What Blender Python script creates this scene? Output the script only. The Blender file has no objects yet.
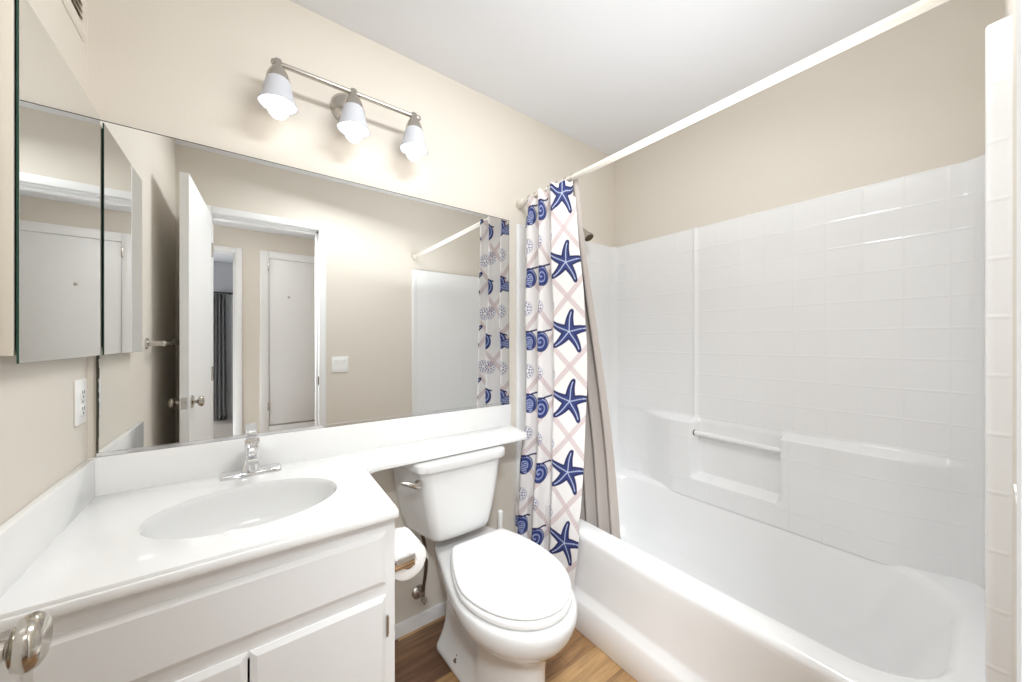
import bpy, bmesh, math, random
import numpy as np
from mathutils import Vector, Matrix

random.seed(7)
S = bpy.context.scene
COL = S.collection
PI = math.pi

# ------------------------------------------------------------------ camera
CAM_Z = 1.226
cam_d = bpy.data.cameras.new('camera')
cam_d.sensor_width = 36.0
cam_d.lens = 361.0 / 1024.0 * 36.0
cam_d.clip_start = 0.01
cam = bpy.data.objects.new('camera', cam_d)
COL.objects.link(cam)
cam.location = (0, 0, CAM_Z)
cam.rotation_euler = (PI / 2, 0, -math.radians(37.0))
S.camera = cam

# ------------------------------------------------------------------ world, view
w = bpy.data.worlds.new('daylight')
S.world = w
w.use_nodes = True
wn = w.node_tree.nodes
wn['Background'].inputs[0].default_value = (0.9, 0.95, 1.0, 1)
wn['Background'].inputs[1].default_value = 5.0
S.view_settings.view_transform = 'Standard'
S.view_settings.look = 'None'
S.view_settings.exposure = 0.16
S.view_settings.gamma = 1.0
S.view_settings.use_curve_mapping = False
S.cycles.max_bounces = 14
S.cycles.diffuse_bounces = 8
S.cycles.glossy_bounces = 8
S.cycles.caustics_reflective = True
S.cycles.sample_clamp_indirect = 6.0

BULB_STRENGTH = 3.2


def area_light(name, loc, rot, size, size_y, power, color=(1, 1, 1)):
    l = bpy.data.lights.new(name, 'AREA')
    l.shape = 'RECTANGLE'
    l.size = size
    l.size_y = size_y
    l.energy = power
    l.color = color
    o = bpy.data.objects.new(name, l)
    o.location = loc
    o.rotation_euler = rot
    COL.objects.link(o)
    return o


# added weak fill light under the hall ceiling, without a fixture
area_light('hall_fill_light', (0.14, -0.55, 2.245), (0, 0, 0), 0.35, 0.35, 2.5, (1.0, 0.97, 0.93))
# added uplight over the tub edge, standing in for flash bounced off the ceiling
area_light('bounce_fill_light', (1.15, 0.50, 1.66), (PI, 0, 0), 0.5, 0.5, 3.5, (0.94, 0.975, 1.0))
# added fill light under the ceiling, out of view, tilted into the room
cl = area_light('ceiling_fill_light', (0.62, 0.46, 2.375), (0, 0, 0), 0.6, 0.14, 13, (0.95, 0.98, 1.0))
cl.rotation_euler = (Vector((0.40, 1.05, 0.35)) - Vector(cl.location)).to_track_quat('-Z', 'Y').to_euler()
# added fill light in the hallway, aimed through the doorway at the tub
sb = area_light('doorway_fill_light', (-0.22, -0.42, 2.19), (0, 0, 0), 0.3, 0.16, 7.5, (0.92, 0.97, 1.0))
sb.data.spread = math.radians(75)
sb.rotation_euler = (Vector((1.15, 0.75, 0.35)) - Vector(sb.location)).to_track_quat('-Z', 'Y').to_euler()


# ------------------------------------------------------------------ materials
def new_mat(name):
    m = bpy.data.materials.new(name)
    m.use_nodes = True
    return m, m.node_tree.nodes, m.node_tree.links, m.node_tree.nodes['Principled BSDF']


def srgb(r, g, b):
    def f(c):
        c /= 255.0
        return c / 12.92 if c <= 0.04045 else ((c + 0.055) / 1.055) ** 2.4
    return (f(r), f(g), f(b), 1)


def plain(name, col, rough=0.5, metal=0.0, bump=0.0, bscale=200.0, coat=0.0, var=0.0, spec=0.5):
    m, n, l, p = new_mat(name)
    p.inputs['Base Color'].default_value = col
    p.inputs['Roughness'].default_value = rough
    p.inputs['Metallic'].default_value = metal
    p.inputs['Specular IOR Level'].default_value = spec
    if coat:
        p.inputs['Coat Weight'].default_value = coat
        p.inputs['Coat Roughness'].default_value = 0.08
    tc = n.new('ShaderNodeTexCoord')
    if bump:
        t = n.new('ShaderNodeTexNoise')
        t.inputs['Scale'].default_value = bscale
        t.inputs['Detail'].default_value = 3
        l.new(tc.outputs['Object'], t.inputs['Vector'])
        b = n.new('ShaderNodeBump')
        b.inputs['Strength'].default_value = bump
        b.inputs['Distance'].default_value = 0.002
        l.new(t.outputs['Fac'], b.inputs['Height'])
        l.new(b.outputs['Normal'], p.inputs['Normal'])
    if var:
        t = n.new('ShaderNodeTexNoise')
        t.inputs['Scale'].default_value = 9.0
        t.inputs['Detail'].default_value = 4
        l.new(tc.outputs['Object'], t.inputs['Vector'])
        r = n.new('ShaderNodeMapRange')
        r.inputs['To Min'].default_value = 1 - var
        r.inputs['To Max'].default_value = 1 + var
        l.new(t.outputs['Fac'], r.inputs['Value'])
        x = n.new('ShaderNodeMix')
        x.data_type = 'RGBA'
        x.blend_type = 'MULTIPLY'
        x.inputs['Factor'].default_value = 1
        x.inputs[6].default_value = col
        l.new(r.outputs['Result'], x.inputs[7])
        l.new(x.outputs[2], p.inputs['Base Color'])
    return m


M = {}
M['wall'] = plain('beige_wall_paint', srgb(224, 217, 206), 0.6, bump=0.12, bscale=160, var=0.01)
M['ceiling'] = plain('ceiling_paint', srgb(232, 233, 236), 0.8, bump=0.2, bscale=120)
M['grey_wall'] = plain('grey_wall_paint', srgb(170, 170, 172), 0.7, bump=0.1)
M['white_paint'] = plain('white_trim_paint', srgb(240, 240, 240), 0.35, bump=0.03, bscale=60)
M['cab_paint'] = plain('cabinet_paint', srgb(236, 236, 236), 0.38, bump=0.05, bscale=70)
M['counter'] = plain('cultured_marble', srgb(240, 240, 239), 0.16, coat=0.3, var=0.006)
M['porcelain'] = plain('porcelain', srgb(226, 226, 225), 0.1, coat=0.4)
M['sink'] = plain('sink_gloss', srgb(228, 228, 227), 0.1, coat=0.4)
M['seat'] = plain('toilet_seat_plastic', srgb(243, 243, 243), 0.2)
M['acrylic'] = plain('tub_gelcoat', srgb(240, 240, 240), 0.18, coat=0.3, bump=0.05, bscale=25)
M['chrome'] = plain('chrome', (0.82, 0.82, 0.83, 1), 0.08, 1.0)
M['nickel'] = plain('brushed_nickel', srgb(196, 191, 184), 0.25, 1.0, bump=0.05, bscale=400)
M['knob'] = plain('satin_nickel', srgb(190, 184, 174), 0.16, 1.0)
M['bronze'] = plain('dark_hose_sheath', srgb(96, 78, 62), 0.45, 0.5)
M['dark'] = plain('dark_gap', (0.02, 0.02, 0.02, 1), 0.8)
M['plastic'] = plain('white_plastic', srgb(244, 244, 242), 0.3)
M['paper'] = plain('tissue_paper', srgb(250, 249, 247), 0.9, bump=0.4, bscale=150)
M['cardboard'] = plain('cardboard', srgb(170, 140, 105), 0.9)
M['liner'] = plain('liner_fabric', srgb(178, 169, 163), 0.7, bump=0.1, bscale=300)
M['rod'] = plain('white_rod_enamel', srgb(228, 222, 212), 0.35)
M['carpet'] = plain('beige_carpet', srgb(170, 160, 148), 0.95, bump=0.5, bscale=300)
M['drape'] = plain('charcoal_drape', srgb(112, 110, 110), 0.9, bump=0.3, bscale=300)
M['head_face'] = plain('shower_face', srgb(92, 80, 58), 0.45, 0.6)
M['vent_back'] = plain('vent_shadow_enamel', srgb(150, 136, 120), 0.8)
M['cab_side'] = plain('cabinet_shell_enamel', srgb(232, 224, 212), 0.4, bump=0.04)


def mirror_mat():
    m, n, l, p = new_mat('mirror_silver')
    p.inputs['Base Color'].default_value = (0.86, 0.87, 0.865, 1)
    p.inputs['Metallic'].default_value = 1
    p.inputs['Roughness'].default_value = 0.0
    t = n.new('ShaderNodeTexNoise')
    t.inputs['Scale'].default_value = 2
    r = n.new('ShaderNodeMapRange')
    r.inputs['To Min'].default_value = 0.0
    r.inputs['To Max'].default_value = 0.012
    l.new(t.outputs['Fac'], r.inputs['Value'])
    l.new(r.outputs['Result'], p.inputs['Roughness'])
    return m


M['mirror'] = mirror_mat()
M['mirror_edge'] = plain('mirror_edge_desilvered', srgb(70, 66, 58), 0.4, 0.3, bump=0.3, bscale=80, var=0.3)
M['green_edge'] = plain('green_glass_edge', srgb(30, 74, 62), 0.1)


def glow(name, col, strength):
    m, n, l, p = new_mat(name)
    p.inputs['Base Color'].default_value = (0.9, 0.9, 0.9, 1)
    p.inputs['Emission Color'].default_value = col
    p.inputs['Emission Strength'].default_value = strength
    return m


M['bulb'] = glow('lit_bulb', (1.0, 0.95, 0.88, 1), BULB_STRENGTH)


def frosted():
    m, n, l, p = new_mat('frosted_shade_glass')
    out = n['Material Output']
    d = n.new('ShaderNodeBsdfDiffuse')
    d.inputs[0].default_value = srgb(206, 208, 215)
    t = n.new('ShaderNodeBsdfTranslucent')
    t.inputs[0].default_value = (0.95, 0.93, 0.9, 1)
    x = n.new('ShaderNodeMixShader')
    x.inputs[0].default_value = 0.05
    l.new(d.outputs[0], x.inputs[1])
    l.new(t.outputs[0], x.inputs[2])
    g = n.new('ShaderNodeBsdfGlossy')
    g.inputs['Roughness'].default_value = 0.25
    x2 = n.new('ShaderNodeMixShader')
    x2.inputs[0].default_value = 0.06
    l.new(x.outputs[0], x2.inputs[1])
    l.new(g.outputs[0], x2.inputs[2])
    l.new(x2.outputs[0], out.inputs[0])
    return m


M['shade'] = frosted()


def window_glass():
    m, n, l, p = new_mat('window_glass')
    out = n['Material Output']
    a = n.new('ShaderNodeBsdfTransparent')
    g = n.new('ShaderNodeBsdfGlossy')
    g.inputs['Roughness'].default_value = 0.02
    x = n.new('ShaderNodeMixShader')
    x.inputs[0].default_value = 0.06
    l.new(a.outputs[0], x.inputs[1])
    l.new(g.outputs[0], x.inputs[2])
    l.new(x.outputs[0], out.inputs[0])
    return m


M['glass'] = window_glass()


FLOOR_SEED = 7.82


def wood_floor():
    m, n, l, p = new_mat('vinyl_plank_floor')
    tc = n.new('ShaderNodeTexCoord')
    def math_(op, a_, b_=None, c_=None):
        q = n.new('ShaderNodeMath')
        q.operation = op
        for i_, v_ in enumerate((a_, b_, c_)):
            if v_ is None:
                continue
            if isinstance(v_, (int, float)):
                q.inputs[i_].default_value = v_
            else:
                l.new(v_, q.inputs[i_])
        return q.outputs[0]
    sp = n.new('ShaderNodeSeparateXYZ')
    l.new(tc.outputs['Object'], sp.inputs[0])
    ry = math_('MULTIPLY_ADD', sp.outputs['Y'], 1 / 0.125, 10.35)
    row = math_('FLOOR', ry)
    rx = math_('MULTIPLY_ADD', sp.outputs['X'], 1 / 0.9, 3.0)
    rx = math_('ADD', rx, math_('FRACT', math_('MULTIPLY', row, 0.383)))
    colm = math_('FLOOR', rx)
    hsh = math_('ADD', math_('MULTIPLY_ADD', row, 1.7, FLOOR_SEED), math_('MULTIPLY', colm, 2.3))
    hsh = math_('FRACT', math_('MULTIPLY', math_('SINE', hsh), 7.31))
    cr = n.new('ShaderNodeValToRGB')
    cr.color_ramp.elements[0].color = srgb(112, 84, 66)
    cr.color_ramp.elements[1].color = srgb(205, 168, 120)
    em = cr.color_ramp.elements.new(0.5)
    em.color = srgb(158, 122, 86)
    l.new(hsh, cr.inputs[0])
    dy_ = math_('PINGPONG', ry, 0.5)
    dx_ = math_('PINGPONG', rx, 0.5)
    seam = math_('MINIMUM', math_('MULTIPLY', dy_, 0.125), math_('MULTIPLY', dx_, 0.9))
    sm2 = n.new('ShaderNodeMapRange')
    sm2.inputs['From Max'].default_value = 0.0015
    sm2.inputs['To Min'].default_value = 0.45
    l.new(seam, sm2.inputs['Value'])
    br = n.new('ShaderNodeMix')
    br.data_type = 'RGBA'
    br.blend_type = 'MULTIPLY'
    br.inputs['Factor'].default_value = 1.0
    l.new(cr.outputs[0], br.inputs[6])
    l.new(sm2.outputs['Result'], br.inputs[7])
    mp = n.new('ShaderNodeMapping')
    mp.inputs['Scale'].default_value = (2.2, 26, 1)
    l.new(tc.outputs['Object'], mp.inputs['Vector'])
    t = n.new('ShaderNodeTexNoise')
    t.inputs['Scale'].default_value = 2.2
    t.inputs['Detail'].default_value = 7
    t.inputs['Distortion'].default_value = 0.6
    l.new(mp.outputs['Vector'], t.inputs['Vector'])
    r = n.new('ShaderNodeValToRGB')
    r.color_ramp.elements[0].position = 0.32
    r.color_ramp.elements[0].color = (0.42, 0.38, 0.34, 1)
    r.color_ramp.elements[1].position = 0.68
    r.color_ramp.elements[1].color = (1.12, 1.08, 1.02, 1)
    l.new(t.outputs['Fac'], r.inputs['Fac'])
    x = n.new('ShaderNodeMix')
    x.data_type = 'RGBA'
    x.blend_type = 'MULTIPLY'
    x.inputs['Factor'].default_value = 0.75
    l.new(br.outputs[2], x.inputs[6])
    l.new(r.outputs['Color'], x.inputs[7])
    l.new(x.outputs[2], p.inputs['Base Color'])
    p.inputs['Roughness'].default_value = 0.42
    b = n.new('ShaderNodeBump')
    b.inputs['Strength'].default_value = 0.25
    b.inputs['Distance'].default_value = 0.001
    l.new(t.outputs['Fac'], b.inputs['Height'])
    l.new(b.outputs['Normal'], p.inputs['Normal'])
    return m


M['floor'] = wood_floor()


def tile_mat():
    """white gelcoat moulded with a square tile pattern: grooves on whole UV numbers"""
    m, n, l, p = new_mat('moulded_tile_gelcoat')
    p.inputs['Base Color'].default_value = srgb(239, 239, 239)
    p.inputs['Roughness'].default_value = 0.17
    p.inputs['Coat Weight'].default_value = 0.3
    p.inputs['Coat Roughness'].default_value = 0.1
    uv = n.new('ShaderNodeUVMap')
    uv.uv_map = 'UVMap'
    sp = n.new('ShaderNodeSeparateXYZ')
    l.new(uv.outputs[0], sp.inputs[0])
    hs = []
    for k in ('X', 'Y'):
        pp = n.new('ShaderNodeMath')
        pp.operation = 'PINGPONG'
        pp.inputs[1].default_value = 0.5
        l.new(sp.outputs[k], pp.inputs[0])
        mr = n.new('ShaderNodeMapRange')
        mr.interpolation_type = 'SMOOTHSTEP'
        mr.inputs['From Min'].default_value = 0.0
        mr.inputs['From Max'].default_value = 0.055
        l.new(pp.outputs[0], mr.inputs['Value'])
        hs.append(mr.outputs['Result'])
    mn = n.new('ShaderNodeMath')
    mn.operation = 'MINIMUM'
    l.new(hs[0], mn.inputs[0])
    l.new(hs[1], mn.inputs[1])
    # smooth below the tiled part and in the coves
    g = n.new('ShaderNodeMapRange')
    g.inputs['From Min'].default_value = 3.0
    g.inputs['From Max'].default_value = 3.1
    l.new(sp.outputs['Y'], g.inputs['Value'])
    inv = n.new('ShaderNodeMath')
    inv.operation = 'SUBTRACT'
    inv.inputs[0].default_value = 1.0
    l.new(g.outputs['Result'], inv.inputs[1])
    mx = n.new('ShaderNodeMath')
    mx.operation = 'MAXIMUM'
    l.new(mn.outputs[0], mx.inputs[0])
    l.new(inv.outputs[0], mx.inputs[1])
    t = n.new('ShaderNodeTexNoise')
    t.inputs['Scale'].default_value = 45
    tc = n.new('ShaderNodeTexCoord')
    l.new(tc.outputs['Object'], t.inputs['Vector'])
    ad = n.new('ShaderNodeMath')
    ad.operation = 'MULTIPLY_ADD'
    ad.inputs[1].default_value = 0.22
    l.new(t.outputs['Fac'], ad.inputs[0])
    l.new(mx.outputs[0], ad.inputs[2])
    b = n.new('ShaderNodeBump')
    b.inputs['Strength'].default_value = 0.32
    b.inputs['Distance'].default_value = 0.0022
    l.new(ad.outputs[0], b.inputs['Height'])
    l.new(b.outputs['Normal'], p.inputs['Normal'])
    l.new(b.outputs['Normal'], p.inputs['Coat Normal'])
    return m


M['tile'] = tile_mat()


def print_mat():
    m, n, l, p = new_mat('printed_curtain_fabric')
    a = n.new('ShaderNodeAttribute')
    a.attribute_name = 'print'
    l.new(a.outputs['Color'], p.inputs['Base Color'])
    p.inputs['Roughness'].default_value = 0.8
    t = n.new('ShaderNodeTexNoise')
    t.inputs['Scale'].default_value = 500
    tc = n.new('ShaderNodeTexCoord')
    l.new(tc.outputs['Object'], t.inputs['Vector'])
    b = n.new('ShaderNodeBump')
    b.inputs['Strength'].default_value = 0.1
    b.inputs['Distance'].default_value = 0.001
    l.new(t.outputs['Fac'], b.inputs['Height'])
    l.new(b.outputs['Normal'], p.inputs['Normal'])
    return m


M['print'] = print_mat()


# ------------------------------------------------------------------ mesh helpers
class MB:
    def __init__(self):
        self.bm = bmesh.new()

    def box(self, lo, hi, bevel=0.0, seg=2, mat=None, mi=0):
        lo, hi = Vector(lo), Vector(hi)
        c, d = (lo + hi) / 2, hi - lo
        mtx = Matrix.Translation(c) @ Matrix.Diagonal((d.x, d.y, d.z, 1))
        if mat is not None:
            mtx = mat @ mtx
        r = bmesh.ops.create_cube(self.bm, size=1, matrix=mtx)
        vs = r['verts']
        fs = set(f for v in vs for f in v.link_faces)
        for f in fs:
            f.material_index = mi
        if bevel:
            es = list(set(e for v in vs for e in v.link_edges))
            bmesh.ops.bevel(self.bm, geom=es, offset=bevel, segments=seg, profile=0.5, affect='EDGES')
        return self

    def loft(self, rings, cap0=True, cap1=True, closed=True, mi=0):
        bm = self.bm
        vr = [[bm.verts.new(p) for p in ring] for ring in rings]
        n = len(rings[0])
        for a, b in zip(vr[:-1], vr[1:]):
            for i in range(n if closed else n - 1):
                j = (i + 1) % n
                f = bm.faces.new((a[i], a[j], b[j], b[i]))
                f.material_index = mi
        if cap0:
            bm.faces.new(list(reversed(vr[0]))).material_index = mi
        if cap1:
            bm.faces.new(vr[-1]).material_index = mi
        return vr

    def cyl(self, p0, p1, r0, r1=None, n=24, cap=True, mi=0):
        if r1 is None:
            r1 = r0
        return self.tube([p0, p1], [r0, r1], n, cap, mi)

    def tube(self, pts, rad, n=16, cap=True, mi=0):
        pts = [Vector(p) for p in pts]
        if not isinstance(rad, (list, tuple)):
            rad = [rad] * len(pts)
        t0 = (pts[1] - pts[0]).normalized()
        up = Vector((0, 0, 1)) if abs(t0.z) < 0.9 else Vector((1, 0, 0))
        a = t0.cross(up).normalized()
        rings = []
        for i, p in enumerate(pts):
            if i == 0:
                t = t0
            elif i == len(pts) - 1:
                t = (pts[-1] - pts[-2]).normalized()
            else:
                t = ((pts[i + 1] - pts[i]).normalized() + (pts[i] - pts[i - 1]).normalized())
                t = t.normalized() if t.length > 1e-6 else t0
            a = (a - t * a.dot(t))
            a = a.normalized() if a.length > 1e-6 else t.orthogonal().normalized()
            b = t.cross(a)
            rings.append([p + (a * math.cos(2 * PI * k / n) + b * math.sin(2 * PI * k / n)) * rad[i] for k in range(n)])
        self.loft(rings, cap, cap, True, mi)
        return self

    def lathe(self, origin, axis, prof, n=32, cap0=False, cap1=False, sx=1.0, mi=0):
        """prof: (distance along the axis, radius)"""
        o = Vector(origin)
        ax = Vector(axis).normalized()
        u = Vector((0, 0, 1)) if abs(ax.z) < 0.9 else Vector((1, 0, 0))
        a = ax.cross(u).normalized()
        b = ax.cross(a)
        rings = [[o + ax * h + a * (r * sx * math.cos(2 * PI * k / n)) + b * (r * math.sin(2 * PI * k / n)) for k in range(n)] for h, r in prof]
        self.loft(rings, cap0, cap1, True, mi)
        return self

    def prism(self, poly, z0, z1, bevel=0.0, seg=2, mi=0):
        vr = self.loft([[(x, y, z0) for x, y in poly], [(x, y, z1) for x, y in poly]], True, True, True, mi)
        if bevel:
            es = list(set(e for r in vr for v in r for e in v.link_edges))
            bmesh.ops.bevel(self.bm, geom=es, offset=bevel, segments=seg, profile=0.5, affect='EDGES')
        return self

    def build(self, name, mat, parent=None, smooth=35, loc=None):
        bmesh.ops.recalc_face_normals(self.bm, faces=self.bm.faces[:])
        me = bpy.data.meshes.new(name)
        self.bm.to_mesh(me)
        self.bm.free()
        return link_mesh(name, me, mat, parent, smooth)


def link_mesh(name, me, mat, parent=None, smooth=35):
    for mm in (mat if isinstance(mat, (list, tuple)) else [mat]):
        me.materials.append(mm)
    if smooth:
        me.shade_smooth()
        if smooth < 180:
            me.set_sharp_from_angle(angle=math.radians(smooth))
    o = bpy.data.objects.new(name, me)
    COL.objects.link(o)
    if parent is not None:
        o.parent = parent
        o.matrix_parent_inverse = Matrix.Translation(-parent.location)
        if parent.parent is not None:
            o.matrix_parent_inverse = Matrix.Translation(-parent.parent.location) if parent.type == 'EMPTY' else Matrix.Identity(4)
        if parent.type != 'EMPTY':
            o.matrix_parent_inverse = Matrix.Identity(4)
    return o


def tag(o, label=None, cat=None, group=None, kind=None):
    if label:
        o['label'] = label
    if cat:
        o['category'] = cat
    if group:
        o['group'] = group
    if kind:
        o['kind'] = kind
    return o


def thing(name, label, cat, loc, group=None):
    o = bpy.data.objects.new(name, None)
    o.empty_display_size = 0.1
    o.location = loc
    COL.objects.link(o)
    return tag(o, label, cat, group)


def struct(o):
    o['kind'] = 'structure'
    return o


def rrect(x0, x1, y0, y1, r, n=8):
    pts = []
    for cx, cy, a0 in ((x1 - r, y0 + r, -PI / 2), (x1 - r, y1 - r, 0), (x0 + r, y1 - r, PI / 2), (x0 + r, y0 + r, PI)):
        for k in range(n + 1):
            a = a0 + PI / 2 * k / n
            pts.append((cx + r * math.cos(a), cy + r * math.sin(a)))
    return pts


def smoothstep(a, b, x):
    t = max(0.0, min(1.0, (x - a) / (b - a)))
    return t * t * (3 - 2 * t)


# ------------------------------------------------------------------ room dimensions
XL, XR, YB, YN = -0.332, 1.955, 1.48, -0.024
CZ = 2.420
DX0, DX1, DZ = -0.165, 0.442, 2.035          # bathroom door opening
HALL_Y0, HALL_Y1, HALL_Z = -1.22, -0.15, 2.262
TX0, TX1, TZ = 1.14, 1.938, 0.427            # bathtub

# ------------------------------------------------------------------ setting: shell
b = MB()
b.box((XL - 0.1, HALL_Y0 - 0.12, -0.08), (XR + 0.6, YB + 0.1, 0))
struct(b.build('floor', M['floor'], smooth=0))
b = MB()
b.box((XL - 0.1, YN - 0.12, CZ), (XR + 0.1, YB + 0.1, CZ + 0.08))
struct(b.build('ceiling', M['ceiling'], smooth=0))
b = MB()
b.box((XL - 0.1, YB, 0), (XR + 0.1, YB + 0.1, CZ))
struct(b.build('wall_back', M['wall'], smooth=0))
b = MB()
b.box((XL - 0.1, YN - 0.12, 0), (XL, YB, CZ))
struct(b.build('wall_left', M['wall'], smooth=0))
b = MB()
b.box((XR, YN - 0.12, 0), (XR + 0.1, YB, CZ))
struct(b.build('wall_right', M['wall'], smooth=0))
b = MB()
b.box((XL, HALL_Y1, 0), (DX0, YN, CZ))
b.box((DX1, HALL_Y1, 0), (XR, YN, CZ))
b.box((DX0, HALL_Y1, DZ), (DX1, YN, CZ))
struct(b.build('wall_near', M['wall'], smooth=0))

# baseboards
b = MB()
b.box((0.33, YB - 0.012, 0), (1.13, YB, 0.058), 0.003)
struct(b.build('baseboard_back', M['white_paint']))
b = MB()
b.box((DX1 + 0.045, YN, 0), (1.13, YN + 0.012, 0.058), 0.003)
struct(b.build('baseboard_near', M['white_paint']))

# bathroom door frame: casing and jambs
b = MB()
for (x0, x1, z0, z1) in ((DX0 - 0.045, DX0, 0, DZ + 0.045), (DX1, DX1 + 0.045, 0, DZ + 0.045), (DX0, DX1, DZ, DZ + 0.045)):
    b.box((x0, YN, z0), (x1, YN + 0.012, z1), 0.004)
    b.box((x0, HALL_Y1 - 0.012, z0), (x1, HALL_Y1, z1), 0.004)
b.box((DX0 - 0.001, HALL_Y1, 0), (DX0 + 0.002, YN, DZ))
b.box((DX1 - 0.002, HALL_Y1, 0), (DX1 + 0.001, YN, DZ))
b.box((DX0, HALL_Y1, DZ - 0.002), (DX1, YN, DZ + 0.001))
b.box((DX1 - 0.014, HALL_Y1 + 0.02, 0), (DX1, YN - 0.045, DZ), 0.002)
b.box((DX0, HALL_Y1 + 0.02, DZ - 0.014), (DX1, YN - 0.045, DZ), 0.002)
tr = struct(b.build('trim_1', M['white_paint']))
b = MB()
b.box((DX1 - 0.005, YN - 0.034, 0.905), (DX1 - 0.0015, YN + 0.004, 0.965), 0.001)
b.build('strike_plate', M['bronze'], tr)

# hallway shell behind the camera
b = MB()
b.box((-1.3, HALL_Y0 - 0.1, HALL_Z), (XR + 0.5, HALL_Y1, HALL_Z + 0.06))
struct(b.build('ceiling_hall', M['ceiling'], smooth=0))
HX0, HX1 = -0.83, -0.07      # doorway into the bedroom
LX0, LX1 = 0.113, 0.92       # linen cupboard with casing
b = MB()
b.box((-1.3, HALL_Y0 - 0.1, 0), (HX0, HALL_Y0, 2.44))
b.box((HX1, HALL_Y0 - 0.1, 0), (LX0 + 0.07, HALL_Y0, 2.44))
b.box((HX0, HALL_Y0 - 0.1, 2.03), (HX1, HALL_Y0, 2.44))
b.box((LX0 + 0.07, HALL_Y0 - 0.1, 2.03), (XR + 0.5, HALL_Y0, 2.44))
b.box((LX1 - 0.07, HALL_Y0 - 0.1, 0), (XR + 0.5, HALL_Y0, 2.03))
b.box((LX0 + 0.07, HALL_Y0 - 0.1, 0), (LX1 - 0.07, HALL_Y0, 0.1))
struct(b.build('wall_hall', M['wall'], smooth=0))
b = MB()
b.box((-1.4, HALL_Y0 - 0.1, 0), (-1.3, YN - 0.1, 2.44))
b.box((XR + 0.5, HALL_Y0 - 0.1, 0), (XR + 0.6, YN - 0.1, 2.44))
b.box((-1.3, HALL_Y1, 0), (XL - 0.1, HALL_Y1 + 0.1, 2.44))
b.box((XR + 0.1, HALL_Y1, 0), (XR + 0.5, HALL_Y1 + 0.1, 2.44))
struct(b.build('wall_hall_ends', M['wall'], smooth=0))
# bedroom doorway casing
b = MB()
for (x0, x1, z0, z1) in ((HX0 - 0.05, HX0, 0, 2.08), (HX1, HX1 + 0.05, 0, 2.08), (HX0, HX1, 2.03, 2.08)):
    b.box((x0, HALL_Y0, z0), (x1, HALL_Y0 + 0.012, z1), 0.004)
b.box((HX1 - 0.002, HALL_Y0 - 0.1, 0), (HX1 + 0.001, HALL_Y0, 2.03))
b.box((HX0, HALL_Y0 - 0.1, 2.028), (HX1, HALL_Y0, 2.031))
b.box((HX1 - 0.02, HALL_Y0 - 0.085, 0), (HX1 - 0.002, HALL_Y0 - 0.05, 2.03), 0.002)
struct(b.build('trim_2', M['white_paint']))
# linen cupboard casing and door in the hallway
b = MB()
for (x0, x1, z0, z1) in ((LX0, LX0 + 0.07, 0, 2.085), (LX1 - 0.07, LX1, 0, 2.085), (LX0 + 0.07, LX1 - 0.07, 2.015, 2.085), (LX0 + 0.07, LX1 - 0.07, 0.33, 0.41)):
    b.box((x0, HALL_Y0, z0), (x1, HALL_Y0 + 0.014, z1), 0.004)
struct(b.build('trim_3', M['white_paint']))
b = MB()
b.box((LX0 + 0.073, HALL_Y0 - 0.035, 0.425), (LX1 - 0.073, HALL_Y0 + 0.002, 2.012), 0.002)
ld = struct(b.build('door_2', M['white_paint']))
b = MB()
for z in (1.93, 0.6):
    b.box((LX0 + 0.060, HALL_Y0 + 0.012, z - 0.04), (LX0 + 0.072, HALL_Y0 + 0.022, z + 0.04), 0.003)
b.build('hinge', M['nickel'], ld)
b = MB()
b.lathe((0.345, HALL_Y0 + 0.002, 1.655), (0, 1, 0), [(0, 0.011), (0.004, 0.011), (0.006, 0.007)], 16, True, True)
b.build('peephole', M['nickel'], ld)
b = MB()
b.box((LX0 + 0.073, HALL_Y0 - 0.035, 0.11), (LX1 - 0.073, HALL_Y0 + 0.002, 0.328), 0.002)
struct(b.build('trim_4', M['white_paint']))

# bedroom seen through the doorway
BY0, BY1 = -4.15, HALL_Y0 - 0.1
WX0, WX1, WZ0, WZ1 = -1.9, -0.30, 0.06, 1.82
b = MB()
b.box((-2.6, BY0 - 0.1, -0.08), (1.2, BY1, 0))
struct(b.build('floor_bedroom', M['carpet'], smooth=0))
b = MB()
b.box((-2.6, BY0 - 0.1, 2.44), (1.2, BY1, 2.5))
struct(b.build('ceiling_bedroom', M['ceiling'], smooth=0))
b = MB()
b.box((-2.6, BY0 - 0.1, 0), (WX0, BY0, 2.44))
b.box((WX1, BY0 - 0.1, 0), (1.2, BY0, 2.44))
b.box((WX0, BY0 - 0.1, WZ1), (WX1, BY0, 2.44))
b.box((WX0, BY0 - 0.1, 0), (WX1, BY0, WZ0))
b.box((-2.7, BY0 - 0.1, 0), (-2.6, BY1, 2.44))
b.box((1.2, BY0 - 0.1, 0), (1.3, BY1, 2.44))
struct(b.build('wall_bedroom', M['grey_wall'], smooth=0))
b = MB()
xm = (WX0 + WX1) / 2
for (x0, x1, z0, z1) in ((WX0, WX0 + 0.05, WZ0, WZ1), (WX1 - 0.05, WX1, WZ0, WZ1), (xm - 0.03, xm + 0.03, WZ0, WZ1), (WX0, WX1, WZ0, WZ0 + 0.06), (WX0, WX1, WZ1 - 0.05, WZ1)):
    b.box((x0, BY0 - 0.07, z0), (x1, BY0 - 0.02, z1), 0.003)
wf = struct(b.build('window_1', M['white_paint']))
for x0, x1 in ((WX0 + 0.045, xm - 0.025), (xm + 0.025, WX1 - 0.045)):
    b = MB()
    b.box((x0, BY0 - 0.048, WZ0 + 0.055), (x1, BY0 - 0.042, WZ1 - 0.045))
    b.build('window_pane', M['glass'], wf, 0)
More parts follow.
